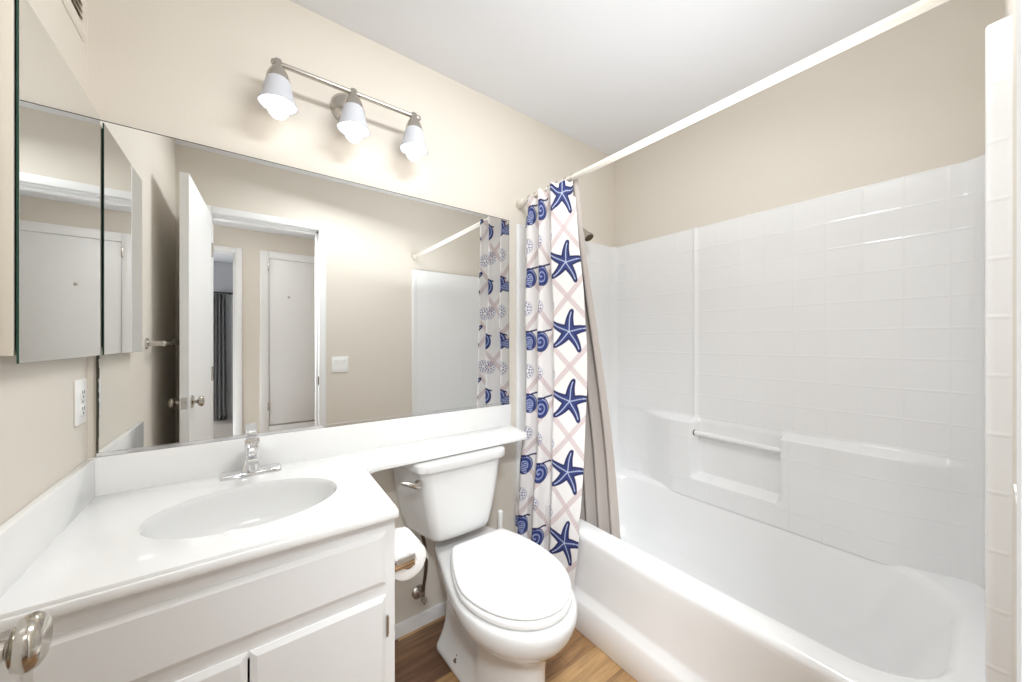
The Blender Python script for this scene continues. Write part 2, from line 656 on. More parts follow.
# drape on its rod
cz = 1.955
t = thing('drape_rod', 'black rod holding the charcoal drape in the far bedroom', 'curtain rod', (-1.05, BY0 + 0.09, cz))
b = MB()
b.cyl((-2.1, BY0 + 0.09, cz), (-0.17, BY0 + 0.09, cz), 0.012)
b.build('rod', M['dark'], t)
b = MB()
b.lathe((-0.17, BY0 + 0.09, cz), (1, 0, 0), [(0, 0.012), (0.005, 0.022), (0.03, 0.028), (0.05, 0.016), (0.055, 0.002)], 16, False, True)
b.build('finial', M['dark'], t)
for x in (-0.21, -1.95):
    b = MB()
    b.box((x - 0.012, BY0, cz - 0.015), (x + 0.012, BY0 + 0.09, cz - 0.005))
    b.build('bracket', M['dark'], t)
ring = []
rings = []
for z in [0.03 + k * (cz - 0.05) / 24 for k in range(25)]:
    ring = []
    f = (z - 0.03) / (cz - 0.05)
    for k in range(81):
        s = k / 80
        x = -0.43 + 0.02 * f + s * (0.20 - 0.04 * f)
        ring.append((x, BY0 + 0.09 + 0.022 * math.sin(s * 2 * PI * 4), z))
    rings.append(ring)
b = MB()
b.loft(rings, False, False, False)
dr = b.build('bedroom_drape', M['drape'], None, 180)
sm = dr.modifiers.new('thickness', 'SOLIDIFY')
sm.thickness = 0.003
tag(dr, 'charcoal drape hanging beside the bright bedroom window, seen in the mirror', 'drape')

# ------------------------------------------------------------------ bathroom door, swung open along the left side
HINGE = Vector((-0.167, -0.018, 0))
ANG = math.atan2(0.038, 0.628)          # past square
DM = Matrix.Translation(HINGE) @ Matrix.Rotation(ANG, 4, 'Z')     # door local: +y along the door, right face at x = 0
DW = 0.650
b = MB()
b.box((-0.035, 0, 0.012), (0, DW, 2.030), 0.0015, 1, mat=DM)
door = struct(b.build('door_1', M['white_paint']))
KY, KZ = DW - 0.058, CAM_Z - 0.299
for sgn in (1, -1):
    base = 0.0 if sgn > 0 else -0.035
    kb = MB()
    prof = [(0.0, 0.032), (0.004, 0.032), (0.008, 0.026), (0.009, 0.0105), (0.022, 0.0095), (0.024, 0.012), (0.0255, 0.018), (0.028, 0.0225), (0.033, 0.0258), (0.038, 0.0262), (0.043, 0.024), (0.0465, 0.019), (0.048, 0.012), (0.0485, 0.002)]
    o = DM @ Vector((base, KY, KZ))
    ax = (DM.to_3x3() @ Vector((sgn, 0, 0)))
    kb.lathe(o, ax, prof, 40, True, True)
    kb.build('door_knob', M['knob'], door, 50)
b = MB()
b.box((-0.0295, DW - 0.0005, KZ - 0.028), (-0.0055, DW + 0.0015, KZ + 0.028), 0.0005, 1, mat=DM)
b.box((-0.024, DW, KZ - 0.010), (-0.011, DW + 0.010, KZ + 0.010), 0.002, 1, mat=DM)
b.build('latch_plate', M['nickel'], door)
for z in (0.25, 1.02, 1.8):
    b = MB()
    b.cyl(DM @ Vector((0.006, -0.003, z - 0.045)), DM @ Vector((0.006, -0.003, z + 0.045)), 0.006, n=12)
    b.box((-0.03, -0.0015, z - 0.045), (0.004, 0.0005, z + 0.045), mat=DM)
    b.build('hinge', M['nickel'], door)

# ------------------------------------------------------------------ countertop with its narrow shelf over the toilet
CT = 0.804
def arc(cx, cy, r, a0, a1, n=8):
    return [(cx + r * math.cos(math.radians(a0 + (a1 - a0) * k / n)), cy + r * math.sin(math.radians(a0 + (a1 - a0) * k / n))) for k in range(n + 1)]

outline = [(-0.331, 1.479), (-0.331, 0.915)]
outline += [(0.0, 0.913), (0.318, 0.908), (0.324, 0.911), (0.326, 0.917)]
outline += arc(0.338 + 0.05, 1.222, 0.05, 180, 90, 8)[0:]
outline += [(0.7, 1.274), (1.02, 1.275)] + arc(1.035, 1.305, 0.03, -90, 0, 5)[1:] + [(1.098, 1.462), (1.098, 1.479)]
outline = outline[::-1] if False else outline


def offset_poly(poly, d):
    n = len(poly)
    area = sum(poly[i][0] * poly[(i + 1) % n][1] - poly[(i + 1) % n][0] * poly[i][1] for i in range(n))
    sg = 1 if area > 0 else -1
    out = []
    for i in range(n):
        p0, p1, p2 = Vector(poly[i - 1]), Vector(poly[i]), Vector(poly[(i + 1) % n])
        e1, e2 = (p1 - p0).normalized(), (p2 - p1).normalized()
        n1, n2 = Vector((e1.y, -e1.x)) * sg, Vector((e2.y, -e2.x)) * sg
        bs = (n1 + n2)
        bs = bs / max(bs.length_squared, 0.2) * 2
        out.append(tuple(p1 + bs * d))
    return out


SX, SY, SA, SB = 0.022, 1.160, 0.205, 0.150       # sink oval
ell = [(SX + SA * math.cos(2 * PI * k / 64), SY + SB * math.sin(2 * PI * k / 64)) for k in range(64)]
ctop = thing('countertop', 'white cultured marble countertop with an oval sink cutout and narrow shelf', 'countertop', (0.0, 1.2, CT))
b = MB()
bm = b.bm
layers = [(-0.006, CT - 0.028), (-0.001, CT - 0.0265), (0.0, CT - 0.023), (0.0, CT - 0.013), (-0.0015, CT - 0.0095), (-0.0045, CT - 0.008), (-0.005, CT - 0.004), (-0.0065, CT - 0.001), (-0.009, CT)]
rings = [[(x, y, z) for x, y in offset_poly(outline, d)] for d, z in layers]
vr = b.loft(rings, False, False)
for zz, row in ((CT, vr[-1]), (CT - 0.028, vr[0])):
    hv = [bm.verts.new((x, y, zz)) for x, y in ell]
    es = []
    for vs in (row, hv):
        for i in range(len(vs)):
            e = bm.edges.get((vs[i], vs[(i + 1) % len(vs)])) or bm.edges.new((vs[i], vs[(i + 1) % len(vs)]))
            es.append(e)
    bmesh.ops.triangle_fill(bm, use_beauty=True, use_dissolve=False, edges=es)
b.build('slab', M['counter'], ctop, 40)
b = MB()
b.box((-0.331, 1.461, CT - 0.001), (1.097, 1.479, 0.908), 0.003)
b.build('backsplash', M['counter'], ctop)
b = MB()
b.box((-0.331, 0.918, CT - 0.001), (-0.313, 1.463, 0.908), 0.003)
b.build('side_splash', M['counter'], ctop)

# sink
sink = thing('sink', 'white oval undermount sink basin below the chrome faucet', 'sink', (SX, SY, CT - 0.13))
b = MB()
prof = [(1.0, CT - 0.0005), (0.985, CT - 0.004), (0.975, CT - 0.012), (0.97, CT - 0.028), (0.955, CT - 0.05), (0.90, CT - 0.085), (0.80, CT - 0.110), (0.62, CT - 0.126), (0.40, CT - 0.134), (0.12, CT - 0.138)]
rings = []
for s, z in prof:
    dy = 0.03 * (1 - s)
    rings.append([(SX + SA * s * math.cos(2 * PI * k / 64), SY + dy + SB * (s if s > 0.2 else s * SA / SB) * math.sin(2 * PI * k / 64), z) for k in range(64)])
b.loft(rings, False, False)
o = b.build('basin', M['sink'], sink, 60)
b = MB()
b.lathe((SX, SY + 0.026, CT - 0.139), (0, 0, 1), [(0.0, 0.003), (0.002, 0.015), (0.0015, 0.018), (0.004, 0.022), (0.004, 0.025), (0.0, 0.027)], 24, True, False)
b.build('drain', M['chrome'], sink)

# faucet
FX, FY = 0.030, 1.414
fa = thing('faucet', 'chrome single lever faucet standing behind the oval sink', 'faucet', (FX, FY, CT))
b = MB()
b.loft([[(FX + x * s, FY + y * sy, CT + z) for x, y in rrect(-0.078, 0.078, -0.027, 0.027, 0.006, 5)] for s, sy, z in ((1, 1, 0), (1, 1, 0.009), (0.985, 0.90, 0.014), (0.97, 0.80, 0.0155))])
b.build('base_plate', M['chrome'], fa)
b = MB()
b.loft([[(FX + x * s, FY + y * s, CT + z) for x, y in rrect(-0.026, 0.026, -0.024, 0.024, 0.012, 5)] for s, z in ((1.05, 0.012), (1.0, 0.017), (0.82, 0.034), (0.72, 0.045), (0.70, 0.066), (0.74, 0.087), (0.70, 0.096))])
b.build('body', M['chrome'], fa)
b = MB()
sp = []
for k in range(9):
    f = k / 8
    cy = FY - 0.012 - 0.115 * f
    cz = CT + 0.054 + 0.018 * math.sin(f * PI * 0.62)
    hw = 0.0165 - 0.002 * f
    hh = 0.012 - 0.003 * f
    sp.append([(FX + x, cy, cz + z) for x, z in rrect(-hw, hw, -hh, hh, 0.006, 4)])
b.loft(sp)
b.cyl((FX, FY - 0.115, CT + 0.064), (FX, FY - 0.115, CT + 0.046), 0.011, n=20)
b.build('spout', M['chrome'], fa, 45)
b = MB()
lv = []
for f, hw, dz in ((0, 0.018, 0.010), (0.25, 0.020, 0.009), (0.6, 0.019, 0.007), (1.0, 0.018, 0.006)):
    cy = FY + 0.012 - 0.085 * f
    cz = CT + 0.102 + 0.018 * f
    lv.append([(FX + x, cy, cz + z) for x, z in rrect(-hw, hw, -dz, dz, min(hw, dz) * 0.7, 4)])
b.loft(lv)
b.lathe((FX, FY, CT + 0.093), (0, 0, 1), [(0, 0.017), (0.006, 0.018), (0.012, 0.016)], 20, True, True)
b.build('lever', M['chrome'], fa, 45)

# ------------------------------------------------------------------ vanity cabinet
CF = 0.935            # face frame plane
van = thing('vanity_cabinet', 'white two door vanity cabinet below the sink counter', 'cabinet', (0.0, 1.2, 0.0))
b = MB()
CX1 = 0.322
b.box((XL + 0.001, CF + 0.018, 0.09), (XL + 0.02, YB - 0.003, CT - 0.0285))
b.box((CX1 - 0.018, CF + 0.018, 0.0), (CX1, YB - 0.003, CT - 0.0285), 0.001)
b.box((XL + 0.02, CF + 0.018, 0.09), (CX1 - 0.018, YB - 0.003, 0.108))
b.box((XL + 0.001, CF + 0.075, 0.0), (CX1 - 0.018, CF + 0.09, 0.09))
b.build('carcass', M['cab_paint'], van)
b = MB()
fz0, fz1 = 0.09, CT - 0.0285
for (x0, x1, z0, z1) in ((XL + 0.001, -0.262, fz0, fz1), (0.285, CX1, 0.0, fz1), (-0.262, 0.285, 0.725, fz1), (-0.262, 0.285, 0.562, 0.620), (-0.262, 0.285, fz0, 0.125)):
    b.box((x0, CF, z0), (x1, CF + 0.018, z1))
b.build('face_frame', M['cab_paint'], van)


def bevel_panel(x0, x1, z0, z1, y_back, th, bev):
    m = MB()
    m.loft([[(x, y, z) for x, z in ((x0 + i, z0 + i), (x1 - i, z0 + i), (x1 - i, z1 - i), (x0 + i, z1 - i))] for i, y in ((0, y_back), (0, y_back - th * 0.35), (bev, y_back - th), (bev + 0.002, y_back - th))])
    return m


bevel_panel(-0.277, 0.299, 0.606, 0.738, CF, 0.009, 0.012).build('drawer_front', M['cab_paint'], van, 20)
for x0, x1, hx in ((-0.277, 0.0125, -1), (0.0165, 0.299, 1)):
    d = bevel_panel(x0, x1, 0.105, 0.577, CF, 0.009, 0.012).build('door', M['cab_paint'], van, 20)
    for z in (0.50, 0.18):
        h = MB()
        xe = x1 if hx > 0 else x0
        h.box((xe - 0.001, CF - 0.009, z - 0.024), (xe + 0.006, CF - 0.001, z + 0.024), 0.002)
        h.cyl((xe + 0.001, CF - 0.009, z - 0.026), (xe + 0.001, CF - 0.009, z + 0.026), 0.003, n=10)
        h.build('hinge', M['nickel'], d)

# ------------------------------------------------------------------ big wall mirror
TH = math.radians(-0.4)
MX0, MX1, MZ0, MZ1 = -0.3095, 1.083, 0.9105, 1.832
mroot = thing('wall_mirror', 'wide frameless wall mirror above the vanity backsplash', 'mirror', (MX1, YB, MZ0))
MM = Matrix.Translation((MX0, YB - 0.001, 0)) @ Matrix.Rotation(TH, 4, 'Z') @ Matrix.Translation((-MX0, 0, 0))
b = MB()
b.box((MX0, -0.006, MZ0), (MX1, -0.001, MZ1), mat=MM)
b.build('glass', M['mirror'], mroot, 0)
b = MB()
b.box((MX0 - 0.0045, -0.0064, MZ0), (MX0, 0.0, MZ1), mat=MM)
b.box((MX0 - 0.0045, -0.0064, MZ1), (MX1 + 0.001, 0.0, MZ1 + 0.0022), mat=MM)
b.box((MX1, -0.0064, MZ0), (MX1 + 0.0015, 0.0, MZ1), mat=MM)
# flaked silver along the left edge
for k in range(9):
    z = MZ0 + 0.05 + 0.027 * k
    h = random.uniform(0.015, 0.05)
    b.box((MX0 - 0.001, -0.0066, z), (MX0 + random.uniform(0.0004, 0.0018), -0.0055, z + h), mat=MM)
b.build('edge', M['mirror_edge'], mroot, 0)
b = MB()
b.box((MX0 - 0.004, -0.0095, MZ0 - 0.0022), (MX1 + 0.001, -0.0065, MZ0 + 0.009), 0.0008, 1, mat=MM)
b.box((MX0 - 0.004, -0.0095, MZ0 - 0.0022), (MX1 + 0.001, 0.0005, MZ0 - 0.0004), mat=MM)
b.build('channel', M['chrome'], mroot, 0)

# ------------------------------------------------------------------ medicine cabinet on the left wall
mc = thing('medicine_cabinet', 'mirrored medicine cabinet on the left wall above the outlet', 'cabinet', (XL, 1.24, 1.18))
b = MB()
b.box((XL + 0.0005, 1.005, 1.2005), (-0.3092, 1.454, 1.826), 0.0015)
b.build('shell', M['cab_side'], mc)
b = MB()
b.box((-0.3092, 1.010, 1.21), (-0.3062, 1.452, 1.82))  # near-black strip paints the shade of the gap behind the mirror door
b.build('gap_shade', M['dark'], mc, 0)
b = MB()
b.box((-0.3062, 1.006, 1.187), (-0.3034, 1.4555, 1.8345))
b.build('door', M['green_edge'], mc, 0)
b = MB()
b.box((-0.3034, 1.0065, 1.1875), (-0.3030, 1.4550, 1.8340))
mo = b.build('mirror_face', M['mirror'], mc, 0)

# ------------------------------------------------------------------ outlet and vent on the left wall
ot = thing('electrical_outlet', 'white double receptacle outlet on the left wall under the medicine cabinet', 'outlet', (XL, 1.416, 1.07))
b = MB()
b.box((XL, 1.379, 1.011), (XL + 0.006, 1.453, 1.127), 0.003)
b.build('plate', M['plastic'], ot)
for z in (1.09, 1.048):
    b = MB()
    b.box((XL + 0.004, 1.399, z - 0.015), (XL + 0.008, 1.433, z + 0.015), 0.003)
    r = b.build('receptacle', M['plastic'], ot)
    b = MB()
    for y in (1.409, 1.422):
        b.box((XL + 0.0075, y - 0.0015, z - 0.001), (XL + 0.0083, y + 0.0015, z + 0.008))
    b.cyl((XL + 0.0075, 1.4155, z - 0.008), (XL + 0.0083, 1.4155, z - 0.008), 0.003, n=10)
    b.build('slot', M['dark'], r, 0)
b = MB()
b.cyl((XL + 0.005, 1.416, 1.069), (XL + 0.0075, 1.416, 1.069), 0.003, n=10)
b.build('screw', M['nickel'], ot)

vt = thing('vent_grille', 'white louvred vent grille high on the left wall near the corner', 'vent', (XL, 1.29, 2.015))
vy0, vy1, vz0, vz1 = 1.13, 1.447, 2.018, 2.28
b = MB()
b.loft([[(XL + t_, y, z) for y, z in ((vy0 + i, vz0 + i), (vy1 - i, vz0 + i), (vy1 - i, vz1 - i), (vy0 + i, vz1 - i))] for t_, i in ((0, 0), (0.002, 0), (0.006, 0.007), (0.006, 0.03), (0.001, 0.032))], True, True)
b.build('frame', M['wall'], vt, 20)
b = MB()
b.box((XL + 0.001, vy0 + 0.033, vz0 + 0.033), (XL + 0.0015, vy1 - 0.033, vz1 - 0.033))
b.build('backing', M['vent_back'], vt, 0)
for k in range(11):
    z = vz0 + 0.045 + k * 0.0175
    b = MB()
    b.loft([[(XL + x, y, z + dz) for x, dz in ((0.0015, 0.006), (0.0085, -0.004), (0.0085, -0.0055), (0.0015, 0.0045))] for y in (vy0 + 0.031, vy1 - 0.031)])
    b.build('louver', M['wall'], vt, 0)

# ------------------------------------------------------------------ three light vanity fixture
LY = 1.385
LZ = 2.121
vl = thing('vanity_light', 'brushed nickel three light bar with frosted bell shades above the mirror', 'wall light', (0.33, YB, 2.108))
b = MB()
b.lathe((0.33, YB, 2.106), (0, -1, 0), [(0, 0.062), (0.006, 0.062), (0.014, 0.057), (0.022, 0.045), (0.027, 0.03), (0.029, 0.016), (0.030, 0.001)], 40, True, True)
b.build('backplate', M['nickel'], vl, 50)
b = MB()
b.tube([(0.33, YB - 0.02, 2.106), (0.33, YB - 0.05, 2.108), (0.33, LY + 0.01, 2.118), (0.33, LY, LZ)], 0.009, 14)
b.build('arm', M['nickel'], vl, 60)
b = MB()
b.cyl((0.088, LY, LZ), (0.572, LY, LZ), 0.0085, n=20)
for x, s in ((0.088, -1), (0.572, 1)):
    b.lathe((x, LY, LZ), (s, 0, 0), [(-0.004, 0.0105), (0.004, 0.0105), (0.009, 0.007), (0.010, 0.001)], 16, True, True)
b.build('bar', M['nickel'], vl, 50)
for lx in (0.098, 0.327, 0.553):
    ly = LY - 0.004
    b = MB()
    b.lathe((lx, ly, 0), (0, 0, 1), [(2.132, 0.006), (2.130, 0.011), (2.112, 0.012), (2.104, 0.018), (2.090, 0.026), (2.078, 0.031), (2.066, 0.033), (2.064, 0.030), (2.07, 0.012)], 28, True, True)
    cup = b.build('socket_cup', M['nickel'], vl, 50)
    b = MB()
    outer = [(2.070, 0.030), (2.060, 0.0335), (2.045, 0.037), (2.028, 0.0405), (2.012, 0.0445), (1.998, 0.0495), (1.990, 0.0535), (1.985, 0.0555)]
    inner = [(1.9852, 0.0535), (1.992, 0.0505), (2.012, 0.042), (2.028, 0.038), (2.045, 0.0345), (2.060, 0.031), (2.069, 0.028)]
    n = 48
    rings = []
    for z, r in outer + inner:
        fl = 0.014 * smoothstep(2.02, 1.985, z) if z < 2.02 else 0
        rings.append([(lx + r * (1 + fl * math.cos(6 * 2 * PI * k / n)) * math.cos(2 * PI * k / n), ly + r * (1 + fl * math.cos(6 * 2 * PI * k / n)) * math.sin(2 * PI * k / n), z) for k in range(n)])
    b.loft(rings, False, False)
    b.build('lamp_shade', M['shade'], vl, 180)
    b = MB()
    zc, rb = 1.972, 0.0295
    prof = [(zc - rb, 0.001)] + [(zc - rb * math.cos(a), rb * math.sin(a)) for a in [PI * k / 16 for k in range(2, 11)]] + [(1.996, 0.021), (2.012, 0.015), (2.035, 0.0135), (2.065, 0.0135)]
    b.lathe((lx, ly, 0), (0, 0, 1), prof, 28, True, True)
    b.build('bulb', M['bulb'], vl, 180)

# ------------------------------------------------------------------ toilet
TCX = 0.738
TA = math.radians(-3.0)
toi = thing('toilet', 'white two piece toilet with closed lid between vanity and bathtub', 'toilet', (TCX, 1.05, 0))


def egg(hw, yf, ym, yb, hb, z, n=48, pw=1.7):
    """outline: half ellipse in front of ym, narrowing to half width hb at the straight back yb"""
    pts = []
    nf = n // 2
    for k in range(nf + 1):
        a = PI * k / nf
        pts.append((hw * math.cos(a), ym - (ym - yf) * math.sin(a)))
    nb = n // 4
    rc = min(hb * 0.5, 0.03)
    left = []
    for k in range(1, nb + 1):
        f = k / nb
        left.append((-(hw + (hb - hw) * f ** pw), ym + (yb - rc * 0.4 - ym) * f))
    back = [(-hb + rc * 0.3, yb), (hb - rc * 0.3, yb)]
    right = [(-x, y) for x, y in reversed(left)]
    pts = pts + left + back + right
    sk = smoothstep(0.15, 0.40, z)
    return [(TCX + x + 0.10 * sk * max(0.0, min(y, 1.25) - 1.0), y, z) for x, y in pts]


b = MB()
rows = [
    # z, half width, y front, y mid, y back, half back, narrowing
    (0.000, 0.108, 0.824, 1.04, 1.330, 0.118, 1.0),
    (0.010, 0.110, 0.820, 1.04, 1.333, 0.121, 1.0),
    (0.030, 0.108, 0.822, 1.04, 1.333, 0.119, 1.0),
    (0.045, 0.102, 0.828, 1.04, 1.333, 0.104, 0.8),
    (0.110, 0.096, 0.836, 1.05, 1.330, 0.078, 0.5),
    (0.180, 0.096, 0.838, 1.05, 1.330, 0.078, 0.5),
    (0.232, 0.104, 0.832, 1.05, 1.330, 0.082, 0.6),
    (0.262, 0.130, 0.812, 1.04, 1.335, 0.090, 0.9),
    (0.290, 0.158, 0.782, 1.02, 1.345, 0.100, 1.3),
    (0.322, 0.182, 0.752, 1.00, 1.370, 0.112, 1.6),
    (0.355, 0.193, 0.738, 1.00, 1.390, 0.120, 1.7),
    (0.382, 0.195, 0.735, 1.00, 1.400, 0.124, 1.7),
    (0.396, 0.191, 0.740, 1.00, 1.398, 0.122, 1.7),
    (0.402, 0.182, 0.752, 1.00, 1.390, 0.114, 1.7),
]
b.loft([egg(hw, yf, ym, yb, hb, z, pw=pw) for z, hw, yf, ym, yb, hb, pw in rows])
bowl = b.build('bowl', M['porcelain'], toi, 60)
ss = bowl.modifiers.new('smooth', 'SUBSURF')
ss.levels = ss.render_levels = 1
# seat and lid
b = MB()
ly_ = [(0.4035, -0.003), (0.405, 0.0), (0.411, 0.0025), (0.422, 0.0025), (0.4265, 0.0), (0.4275, -0.004)]
b.loft([egg(0.183 + d, 0.760 - d, 1.0, 1.238, 0.124 + d, z) for z, d in ly_])
b.build('seat', M['seat'], toi, 50)
b = MB()
ly_ = [(0.4315, -0.004), (0.4325, -0.0005), (0.4355, 0.001), (0.440, 0.000), (0.4435, -0.004), (0.4455, -0.010), (0.447, -0.03), (0.4478, -0.07)]
b.loft([egg(0.182 + d, 0.762 - d, 1.0, 1.236 + d * 0.5, 0.122 + d * 0.6, z) for z, d in ly_])
b.build('seat_lid', M['seat'], toi, 50)
for sx in (-0.07, 0.07):
    b = MB()
    b.box((TCX + 0.023 + sx - 0.02, 1.225, 0.402), (TCX + 0.023 + sx + 0.02, 1.254, 0.424), 0.006)
    b.build('seat_hinge', M['seat'], toi)
# tank
TKX = 0.716


def tank_ring(hwb, hwf, y0, y1, r, z, bow=0.010):
    """tank outline: wider at the wall, softly rounded front corners, slightly bowed front"""
    pts = []
    side = math.atan2(hwb - hwf, y1 - y0)
    cyy = y0 + r
    cxx = hwf - r * math.tan(PI / 4 - side / 2) + 0.0
    for k in range(11):                                  # right front corner
        a_ = -PI / 2 + (PI / 2 - side) * k / 10
        pts.append((cxx + r * math.cos(a_), cyy + r * math.sin(a_)))
    for k in range(1, 5):
        f_ = k / 5
        pts.append((pts[10][0] + (hwb - pts[10][0]) * f_, pts[10][1] + (y1 - pts[10][1]) * f_))
    pts += [(hwb, y1 - 0.006), (hwb - 0.006, y1)]
    full = pts + [(-x, y) for x, y in reversed(pts)]
    # front edge between the two corners
    fr = [(-cxx + 2 * cxx * k / 8, y0) for k in range(1, 8)]
    full = full + fr
    out = []
    for x, y in full:
        bw = bow * max(0.0, 1 - (x / hwf) ** 2) if y < y0 + r * 0.6 else 0
        out.append((TKX + x, y - bw, z))
    return out


b = MB()
b.loft([tank_ring(hwb, hwf, y0, 1.462, r, z) for z, hwb, hwf, y0, r in (
    (0.452, 0.160, 0.108, 1.285, 0.030), (0.457, 0.170, 0.120, 1.274, 0.034), (0.475, 0.177, 0.128, 1.268, 0.036), (0.52, 0.188, 0.138, 1.263, 0.038),
    (0.58, 0.200, 0.150, 1.259, 0.040), (0.66, 0.213, 0.164, 1.256, 0.042), (0.735, 0.224, 0.175, 1.254, 0.044))])
b.build('tank', M['porcelain'], toi, 60)
b = MB()
b.loft([tank_ring(0.2365 + d, 0.188 + d, 1.245 - d, 1.464 + min(d, 0) * 0.5, 0.045, z) for z, d in (
    (0.7355, -0.006), (0.7365, 0.002), (0.739, 0.0045), (0.764, 0.0055), (0.7685, 0.003), (0.7705, -0.003), (0.7712, -0.012))])
b.build('tank_lid', M['porcelain'], toi, 50)
# lever on the rounded left corner
b = MB()
p0 = Vector((0.522, 1.266, 0.698))
b.lathe(p0 + Vector((0.006, 0.012, 0)), (-0.45, -0.9, 0), [(0, 0.014), (0.012, 0.014), (0.016, 0.011), (0.022, 0.010)], 18, True, True)
hp = p0 + Vector((-0.006, -0.012, 0))
pts = [hp + Vector((0.010, 0.001, -0.004)), hp, hp + Vector((-0.02, 0.003, 0.008)), hp + Vector((-0.042, 0.008, 0.017)), hp + Vector((-0.055, 0.014, 0.021))]
b.tube(pts, [0.007, 0.011, 0.010, 0.0085, 0.005], 14)
b.build('flush_lever', M['nickel'], toi, 60)
for sx in (-1, 1):
    b = MB()
    c = Vector((TCX + sx * 0.104, 1.19, 0.012))
    b.cyl((c.x - sx * 0.008, c.y, 0.030), (c.x - sx * 0.008, c.y, 0.066), 0.0035, n=10)
    b.lathe((c.x - sx * 0.008, c.y, 0.044), (0, 0, 1), [(0, 0.014), (0.003, 0.014), (0.004, 0.009), (0.010, 0.008), (0.010, 0.001)], 12, True, True)
    b.build('floor_bolt', M['nickel'], toi)

# supply valve on the back wall
sv = thing('supply_valve', 'small shutoff valve with braided hose on the wall behind the paper roll', 'valve', (0.615, YB, 0.14))
b = MB()
b.lathe((0.612, YB - 0.0005, 0.15), (0, -1, 0), [(0, 0.030), (0.004, 0.029), (0.010, 0.018), (0.012, 0.010)], 24, True, True)
b.build('escutcheon', M['nickel'], sv)
b = MB()
b.cyl((0.612, YB - 0.010, 0.15), (0.612, YB - 0.060, 0.15), 0.008, n=14)
b.cyl((0.612, YB - 0.045, 0.14), (0.612, YB - 0.045, 0.178), 0.0095, n=14)
b.build('valve_body', M['nickel'], sv)
b = MB()
b.lathe((0.612, YB - 0.060, 0.15), (0, -1, 0), [(0, 0.006), (0.004, 0.015), (0.012, 0.016), (0.015, 0.012), (0.015, 0.001)], 8, True, True, sx=0.55)
b.build('valve_handle', M['nickel'], sv)
b = MB()
pts = []
for k in range(15):
    f = k / 14
    pts.append((0.612 + 0.018 * math.sin(f * PI) - 0.020 * f, YB - 0.045 - 0.035 * f, 0.178 + 0.273 * f))
b.tube(pts, 0.0068, 12)
b.build('hose', M['bronze'], sv, 60)

# toilet brush behind the toilet
tb = thing('toilet_brush', 'white toilet brush handle standing behind the toilet by the curtain', 'toilet brush', (0.985, 1.40, 0))
b = MB()
b.lathe((0.985, 1.40, 0), (0, 0, 1), [(0.0, 0.048), (0.004, 0.050), (0.09, 0.042), (0.14, 0.038), (0.14, 0.034), (0.02, 0.040)], 28, True, True)
b.build('holder', M['plastic'], tb)
b = MB()
b.lathe((0.985, 1.40, 0), (0, 0, 1), [(0.06, 0.012), (0.2, 0.010), (0.34, 0.011), (0.405, 0.0135), (0.42, 0.012), (0.426, 0.004)], 18, True, True)
b.build('handle', M['plastic'], tb)

# paper holder and roll on the vanity side
RX, RZ = CX1 + 0.062, 0.609
hd = thing('paper_holder', 'chrome toilet paper holder on the side of the vanity', 'paper holder', (CX1, 1.05, RZ))
for y0, y1 in ((0.978, 0.990), (1.108, 1.120)):
    b = MB()
    b.box((CX1, y0, RZ - 0.022), (CX1 + 0.007, y1, RZ + 0.022), 0.002)
    b.box((CX1 + 0.004, y0 + 0.001, RZ - 0.017), (RX + 0.014, y1 - 0.001, RZ + 0.017), 0.004)
    b.build('arm', M['chrome'], hd)
b = MB()
b.cyl((RX, 0.989, RZ), (RX, 1.109, RZ), 0.010, n=18)
b.build('spindle', M['plastic'], hd)
rl = thing('toilet_paper_roll', 'white toilet paper roll hanging in the holder beside the vanity', 'toilet paper', (RX, 1.05, RZ - 0.012))
b = MB()
ctr = (RX, 0, RZ - 0.010)
rings = []
for y, r in ((0.9965, 0.022), (0.9965, 0.050), (0.9985, 0.0525), (1.05, 0.0535), (1.0985, 0.0525), (1.1005, 0.050), (1.1005, 0.022)):
    rings.append([(ctr[0] + r * math.cos(2 * PI * k / 40), y, ctr[2] + r * math.sin(2 * PI * k / 40)) for k in range(40)])
b.loft(rings, False, False)
# loose sheet end
sh = []
for y in (0.998, 1.099):
    row = []
    for k in range(12):
        a = math.radians(70 - 80 * k / 11)
        r = 0.0545 + 0.004 * max(0, (k - 6) / 5) ** 2
        row.append((ctr[0] + r * math.cos(a), y, ctr[2] + r * math.sin(a)))
    for k in range(1, 3):
        row.append((row[11][0] + 0.002 * k, y, row[11][2] - 0.006 * k + (0.003 if y > 1.05 else 0)))
    sh.append(row)
b.loft(sh, False, False, False)
b.build('paper', M['paper'], rl, 60)
b = MB()
rings = []
for y, r in ((0.997, 0.0195), (0.997, 0.022), (1.1, 0.022), (1.1, 0.0195), (0.997, 0.0195)):
    rings.append([(ctr[0] + r * math.cos(2 * PI * k / 32), y, ctr[2] + r * math.sin(2 * PI * k / 32)) for k in range(32)])
b.loft(rings, False, False)
b.build('core', M['cardboard'], rl, 60)

# ------------------------------------------------------------------ bathtub
BY_0, BY_1 = -0.012, 1.462
tub = MB()
n = 10


def tub_ring(x0, x1, y0, y1, r, z):
    return [(x, y, z) for x, y in rrect(x0, x1, y0, y1, r, n)]


